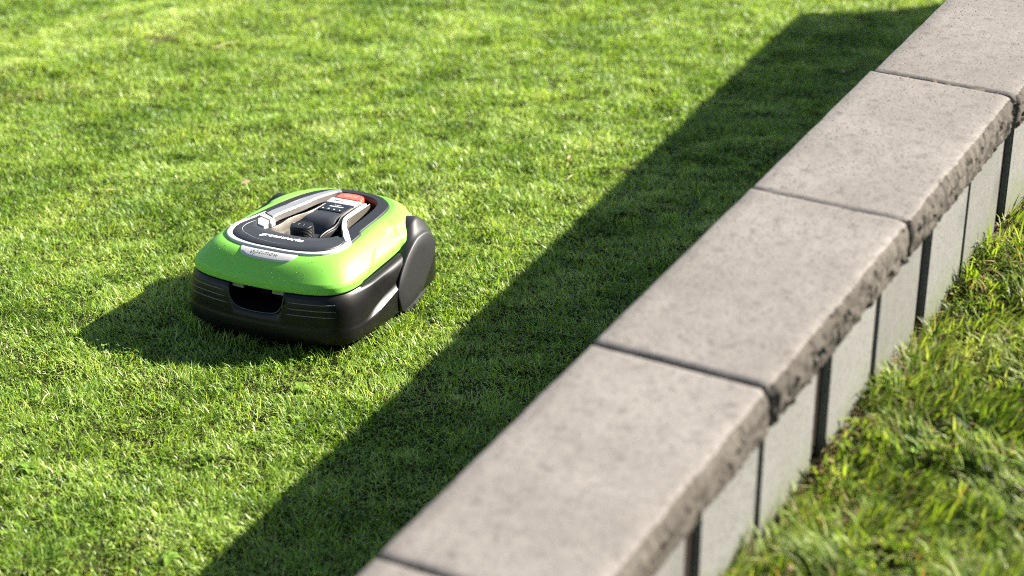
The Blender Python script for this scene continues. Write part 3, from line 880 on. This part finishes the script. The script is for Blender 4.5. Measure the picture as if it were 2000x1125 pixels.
# mown lawn left of the wall: single blades cell by cell where the picture looks, repeated patches of the same turf further out
CELL = .25
def cell_in(x, y):
    cx = (np.floor(np.asarray(x) / CELL) + .5) * CELL; cy = (np.floor(np.asarray(y) / CELL) + .5) * CELL
    qx, qy = project(cx, cy, LEFT0 - SLOPE * cy); s_, a_ = wsa(cx, cy)
    near_wall = (a_ > -.32) & (np.abs(qx) < 1.45) & (np.abs(qy) < 1.5)
    return ((np.abs(qx) < 1.11) & (np.abs(qy) < 1.14)) | near_wall
BOX = (-1.3, 6.4, -3.9, .9)
N = int((BOX[1] - BOX[0]) * (BOX[3] - BOX[2]) * 64000)
x, y = scatter(N, BOX)
px, py = project(x, y, LEFT0 - SLOPE * y)
k0 = (np.abs(px) < 1.6) & (np.abs(py) < 1.7); x, y = x[k0], y[k0]; k0 = cell_in(x, y); x, y = x[k0], y[k0]; N = len(x)
px, py = project(x, y, terrain(x, y))
s_, a_ = wsa(x, y)
leftside = (a_ < .1) | (s_ > WALL_S1)
keep = cell_in(x, y) & leftside & free_ground(x, y)
keep &= rng.random(N) < np.clip(.90 + .14 * f_dens(x, y), .3, 1) * (1 - .62 * soil_mask(x, y))
x, y = x[keep], y[keep]; n = len(x)
dirx, diry = f_dirx(x, y), f_diry(x, y)
head = np.arctan2(diry * .45 + rng.normal(0, 1.3, n), dirx * .4 + rng.normal(0, 1.3, n))
lean = np.clip(rng.normal(.92, .34, n) + .03 * np.hypot(dirx, diry), .05, 1.35)
length = np.clip(.0215 + .0024 * f_len(x, y) + rng.normal(0, .0055, n), .010, .05)
length *= 1 - .35 * np.clip(f_clov(x, y) - .5, 0, 1)
c, dry = colours(x, y, n)
lean[dry] = np.clip(lean[dry] + .45, 0, 1.45)
width = rng.uniform(.0013, .0026, n)
mx_l, my_l = mower_xy(x, y)
fringe = in_poly(mx_l, my_l, offset(base, .016)) & ~in_poly(mx_l, my_l, offset(base, -.004))
length[fringe] *= rng.uniform(1.1, 1.9, fringe.sum()); lean[fringe] *= .62
g1 = blades(x, y, length, width, lean, head, c, 'lawn_grass', m_grass)
tag(g1, 'short mown sunlit grass of the lawn around the mower', 'grass', kind='stuff')
print('lawn blades', n)

# turf beyond the edges of the picture: patches of blades instanced over the slope
pcol = bpy.data.collections.new('turf_patches')
for q in range(3):
    n = int(CELL * CELL * 56000)
    x = rng.uniform(-CELL / 2, CELL / 2, n); y = rng.uniform(-CELL / 2, CELL / 2, n)
    c, dry = colours(x + q * 3, y + 4, n)
    lean = np.clip(rng.normal(.95, .34, n), .05, 1.4); lean[dry] = np.clip(lean[dry] + .45, 0, 1.45)
    pcol.objects.link(blades(x, y, np.clip(rng.normal(.024, .0065, n), .010, .05), rng.uniform(.0013, .0026, n), lean, rng.uniform(0, 6.283, n), c, 'turf_patch', m_grass, True))
gx, gy = np.meshgrid((np.arange(-19, 18) + .5) * CELL, (np.arange(4, 37) + .5) * CELL)
gx, gy = gx.ravel(), gy.ravel(); s_, a_ = wsa(gx, gy)
k = ~cell_in(gx, gy) & ((a_ < -.2) | (s_ > WALL_S1 + .5)) & (s_ < 9)
gx, gy = gx[k], gy[k]
pm = bpy.data.meshes.new('surrounding_turf')
pm.from_pydata(np.stack([gx, gy, terrain(gx, gy)], 1).tolist(), [], [])
ra = pm.attributes.new('turn', 'FLOAT_VECTOR', 'POINT')
ra.data.foreach_set('vector', np.array([tuple((Matrix.Rotation(-math.atan(SLOPE), 3, 'X') @ Matrix.Rotation(random.randrange(4) * math.pi / 2, 3, 'Z')).to_euler()) for _ in gx], np.float32).ravel())
turf = bpy.data.objects.new('surrounding_turf', pm); COL.objects.link(turf)
tag(turf, 'mown grass of the lower lawn beyond the edges of the view', 'grass', kind='stuff')
ng = bpy.data.node_groups.new('spread_turf', 'GeometryNodeTree')
ng.interface.new_socket('Geometry', in_out='INPUT', socket_type='NodeSocketGeometry'); ng.interface.new_socket('Geometry', in_out='OUTPUT', socket_type='NodeSocketGeometry')
gi, go = ng.nodes.new('NodeGroupInput'), ng.nodes.new('NodeGroupOutput')
ci = ng.nodes.new('GeometryNodeCollectionInfo'); ci.inputs['Collection'].default_value = pcol; ci.inputs['Separate Children'].default_value = True; ci.inputs['Reset Children'].default_value = True
ip = ng.nodes.new('GeometryNodeInstanceOnPoints'); ip.inputs['Pick Instance'].default_value = True
na = ng.nodes.new('GeometryNodeInputNamedAttribute'); na.data_type = 'FLOAT_VECTOR'; na.inputs['Name'].default_value = 'turn'
ng.links.new(gi.outputs[0], ip.inputs['Points']); ng.links.new(ci.outputs[0], ip.inputs['Instance']); ng.links.new(na.outputs[0], ip.inputs['Rotation']); ng.links.new(ip.outputs[0], go.inputs[0])
turf.modifiers.new('spread', 'NODES').node_group = ng

# rougher grass of the terrace out of view
N = 60000
x, y = scatter(N, (-2.4, 6.5, .28, 4.0)); s_, a_ = wsa(x, y)
px, py = project(x, y, terrain(x, y) + .03)
keep = ((np.abs(px) >= 1.3) | (np.abs(py) >= 1.4) | (a_ > 1.9)) & free_ground(x, y)
x, y = x[keep], y[keep]; n = len(x)
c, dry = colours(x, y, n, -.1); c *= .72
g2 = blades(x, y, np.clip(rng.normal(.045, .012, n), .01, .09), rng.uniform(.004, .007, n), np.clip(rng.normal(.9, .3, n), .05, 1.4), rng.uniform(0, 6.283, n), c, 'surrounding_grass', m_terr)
tag(g2, 'rough grass of the terrace beyond the edges of the view', 'grass', kind='stuff')

# longer, tousled grass on the upper terrace right of the wall
BOX = (-1.6, 4.2, .25, 1.9)
N = int((BOX[1] - BOX[0]) * (BOX[3] - BOX[2]) * 48000)
x, y = scatter(N, BOX); s_, a_ = wsa(x, y)
px, py = project(x, y, terrain(x, y) + .03)
keep = (np.abs(px) < 1.3) & (np.abs(py) < 1.4) & free_ground(x, y, .006) & (rng.random(N) < 1 - .6 * np.exp(-((a_ - .27) / .02) ** 2)) & (rng.random(N) < np.clip(.7 + .35 * f_dens(x, y), .25, 1))
x, y, a_ = x[keep], y[keep], a_[keep]; n = len(x)
f_l2 = fourier(.08, .35, 16, 41); f_d2 = fourier(.10, .4, 14, 42); f_d3 = fourier(.10, .4, 14, 43)
edge = np.exp(-(a_ - .27) / .10)
length = np.clip(.038 + .012 * f_l2(x, y) + .020 * edge + rng.normal(0, .011, n), .014, .11)
head = np.arctan2(f_d3(x, y) + rng.normal(0, .7, n), f_d2(x, y) + rng.normal(0, .7, n) + .25)
lean = np.clip(rng.normal(.98, .34, n) + .1 * f_l2(x, y), .08, 1.45)
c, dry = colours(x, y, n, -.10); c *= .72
lit = rng.random(n) < .05 + .30 * np.exp(-(a_ - .26) / .05)
c = c * np.array([1.10, 1.0, 1.1])
c[lit] = np.array([.27, .215, .11]) * rng.uniform(.4, 1.2, (lit.sum(), 1)); lean[lit] = np.clip(lean[lit] + .35, 0, 1.45)
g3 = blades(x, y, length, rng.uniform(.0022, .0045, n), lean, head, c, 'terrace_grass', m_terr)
tag(g3, 'longer tousled grass on the terrace right of the wall', 'grass', kind='stuff')
print('terrace blades', n)

# clover and other small round leaves among the grass
def clover(N, box, name, label, side):
    x, y = scatter(N, box); s_, a_ = wsa(x, y)
    px, py = project(x, y, terrain(x, y))
    k = (np.abs(px) < 1.2) & (np.abs(py) < 1.28) & free_ground(x, y) & (rng.random(N) < sstep(.15, 1.1, f_clov(x, y)) * .42 + .08)
    k &= (a_ < .1) if side < 0 else (a_ > .2)
    x, y = x[k], y[k]; n = len(x)
    z = terrain(x, y) + rng.uniform(.010, .024, n)
    V = np.empty((n, 3, 4, 3), np.float32)
    r0 = rng.uniform(0, 6.283, n); size = rng.uniform(.0032, .0066, n); tiltx = rng.normal(0, .35, n); tilty = rng.normal(0, .35, n)
    for q in range(3):
        w = r0 + q * 2.094 + rng.normal(0, .15, n)
        dx, dy = np.cos(w), np.sin(w); ex, ey = -dy, dx
        droop = rng.normal(.12, .2, n)
        def pt(u, v, lift):
            ax = dx * u * size + ex * v * size; ay = dy * u * size + ey * v * size
            return np.stack([x + ax, y + ay, z + ax * tiltx + ay * tilty - droop * u * size + lift * size], 1)
        V[:, q, 0] = pt(.05, 0, 0); V[:, q, 1] = pt(.75, .52, .12); V[:, q, 2] = pt(1.1, 0, 0); V[:, q, 3] = pt(.75, -.52, .12)
    me = bpy.data.meshes.new(name)
    me.vertices.add(n * 12); me.vertices.foreach_set('co', V.ravel())
    b4 = np.arange(n * 3, dtype=np.int32)[:, None] * 4
    me.loops.add(n * 18); me.loops.foreach_set('vertex_index', np.concatenate([b4, b4 + 1, b4 + 2, b4, b4 + 2, b4 + 3], 1).ravel().astype(np.int32))
    me.polygons.add(n * 6); me.polygons.foreach_set('loop_start', np.arange(n * 6, dtype=np.int32) * 3)
    me.update(calc_edges=True)
    col = np.array([.125, .225, .024]) * rng.uniform(.65, 1.4, (n, 1)) + np.array([.03, .02, .004]) * rng.random((n, 1))
    full = np.ones((n, 12, 4), np.float32); full[:, :, :3] = col[:, None, :]
    ca = me.attributes.new('tint', 'FLOAT_COLOR', 'POINT'); ca.data.foreach_set('color', full.ravel())
    me.materials.append(m_clover)
    o = bpy.data.objects.new(name, me); COL.objects.link(o)
    tag(o, label, 'clover', kind='stuff'); print(name, n)
clover(170000, (-1.2, 6.2, -3.8, .05), 'lawn_clover', 'small round clover leaves growing among the mown grass', -1)
clover(26000, (-1.4, 3.5, .27, 1.7), 'terrace_clover', 'small round clover leaves in the terrace grass', 1)

# ------------------------------------------------------------------ single small things lying or growing in the lawn
m_straw = mat('dry_straw', (.52, .42, .20), .6)
m_leaf = mat('fallen_leaf', (.42, .27, .15), .6)
def ray_ground(u, v):
    p = R(PITCH); cx, cy = (u - 1000) / 4100, -(v - 562.5) / 4100
    d = np.array([cx, math.cos(p) + cy * math.sin(p), -math.sin(p) + cy * math.cos(p)])
    t = 2.0
    for _ in range(60):
        P = np.array([0, 0, CAM_Z]) + t * d
        t += (P[2] - float(terrain(P[0], P[1]))) * 1.2
    return P
def straw(u0, v0, u1, v1, lift, label):
    a = ray_ground(u0, v0); b = ray_ground(u1, v1)
    a[2] += .020; b[2] += .024
    pts = [a * (1 - t) + b * t + np.array([0, 0, lift * math.sin(t * math.pi)]) for t in np.linspace(0, 1, 9)]
    V, F = tube(pts, .0013, 5, [1, 1, 1, .95, .9, .8, .7, .55, .3])
    o = link_mesh('dry_straw', V, F, m_straw); tag(o, label, 'straw', 'dry stalks lying on the lawn')
straw(415, 108, 462, 96, .006, 'pale dry stalk lying at the top of the lawn beyond the mower')
straw(197, 400, 228, 388, .012, 'short curved dry stalk left of the mower')
straw(82, 806, 100, 788, .006, 'short pale stalk in the lower left of the lawn')
straw(1106, 366, 1120, 358, .004, 'short pale stalk in sun near the wall shadow')
def fallen_leaf(u, v, size, rz, label):
    p = ray_ground(u, v); p[2] += .022
    pts = [(-1, 0, 0), (-.55, .32, .10), (0, .42, .16), (.6, .28, .10), (1.05, 0, .02), (.6, -.28, .10), (0, -.42, .16), (-.55, -.32, .10), (-.5, 0, .0), (0, 0, .03), (.55, 0, .02)]
    Fs = [(0, 1, 8), (8, 1, 2, 9), (9, 2, 3, 10), (10, 3, 4), (0, 8, 7), (8, 9, 6, 7), (9, 10, 5, 6), (10, 4, 5)]
    V = [(q[0] * size, q[1] * size, q[2] * size) for q in pts]
    o = link_mesh('fallen_leaf', V, Fs, m_leaf, None, True); o.location = p; o.rotation_euler = (.25, -.15, rz)
    tag(o, label, 'leaf', 'fallen leaves on the lawn')
fallen_leaf(481, 371, .013, .3, 'small tan fallen leaf just behind the left of the mower')
fallen_leaf(1111, 322, .008, 1.2, 'tiny reddish fallen leaf on the sunlit lawn right of the mower')
fallen_leaf(1646, 153, .009, .2, 'tiny pale leaf in the wall shadow beside the cap slab')
m_weed = leaf_mat('weed_leaf', .25, .55, .2)
def weed(u, v, size, nl, label):
    p = ray_ground(u, v)
    root = bpy.data.objects.new('broadleaf_weed', None); COL.objects.link(root); root.location = p
    tag(root, label, 'weed', 'broadleaf weeds in the lawn')
    for q in range(nl):
        w = q * 2.4 + random.uniform(-.3, .3); L = size * random.uniform(.75, 1.2); up = random.uniform(.25, .7)
        V = []; F = []
        for i, t in enumerate(np.linspace(0, 1, 7)):
            hw = L * .24 * math.sin(min(1, t * 1.02) ** .8 * math.pi) + .0006
            r_ = L * t; z_ = .012 + L * (up * t - .55 * t * t)
            for sgn, lift in ((-1, .25), (0, 0), (1, .25)):
                V.append((r_ * math.cos(w) - sgn * hw * math.sin(w), r_ * math.sin(w) + sgn * hw * math.cos(w), z_ + lift * hw))
        for i in range(6):
            for k in range(2): F.append((i * 3 + k, i * 3 + k + 1, i * 3 + k + 4, i * 3 + k + 3))
        o = link_mesh('leaf', V, F, m_weed, root)
        ca = o.data.attributes.new('tint', 'FLOAT_COLOR', 'POINT'); cc = np.ones((len(V), 4), np.float32)
        cc[:, :3] = np.array([.135, .235, .030]) * random.uniform(.8, 1.25); ca.data.foreach_set('color', cc.ravel())
weed(590, 768, 0.0245, 7, 'broadleaf weed in sun below the mower near the wall shadow')
weed(1210, 420, 0.0288, 8, 'broadleaf weed in the wall shadow up from the mower')
weed(55, 925, 0.0245, 7, 'broadleaf weed at the lower left edge of the lawn')
weed(330, 1100, 0.0216, 6, 'broadleaf weed at the bottom of the lawn beside the shadow tip')
weed(1475, 325, 0.0202, 6, 'broadleaf weed in the shade close to the cap slabs')

# dry leaf and stem litter caught at the foot of the wall on the terrace
V, F, C_ = [], [], []
r3 = random.Random(9)
for q in range(420):
    s_q = r3.uniform(-.3, 3.2); a_q = .268 + abs(r3.gauss(0, .035)); xq, yq = wxy(s_q, a_q)
    zq = float(terrain(xq, yq)) + r3.uniform(.006, .030); w = r3.uniform(0, 6.28); L = r3.choice((.006, .009, .014, .022, .035)); hw = L * r3.uniform(.10, .45) if L < .02 else .0012
    d = Vector((math.cos(w), math.sin(w), r3.uniform(-.4, .5))); e_ = Vector((-math.sin(w), math.cos(w), r3.uniform(-.5, .5)))
    p0 = Vector((xq, yq, zq)); b0 = len(V)
    V += [p0 - d * L / 2, p0 + e_ * hw, p0 + d * L / 2 + Vector((0, 0, .002)), p0 - e_ * hw]
    F.append((b0, b0 + 1, b0 + 2)); F.append((b0, b0 + 2, b0 + 3))
m_litter = mat('plant_litter', (.16, .115, .06), .8, spec=.1)
nl_ = noise(m_litter, 60, 3); n_, l_, b_ = nodes(m_litter)
l_.new(ramp(m_litter, nl_.outputs[0], [(.35, (.06, .040, .022)), (.65, (.24, .18, .095))]).outputs[0], b_.inputs['Base Color'])
lt = link_mesh('plant_litter', V, F, m_litter, None, False)
tag(lt, 'brown dry leaf and stem litter along the foot of the wall', 'litter', kind='stuff')
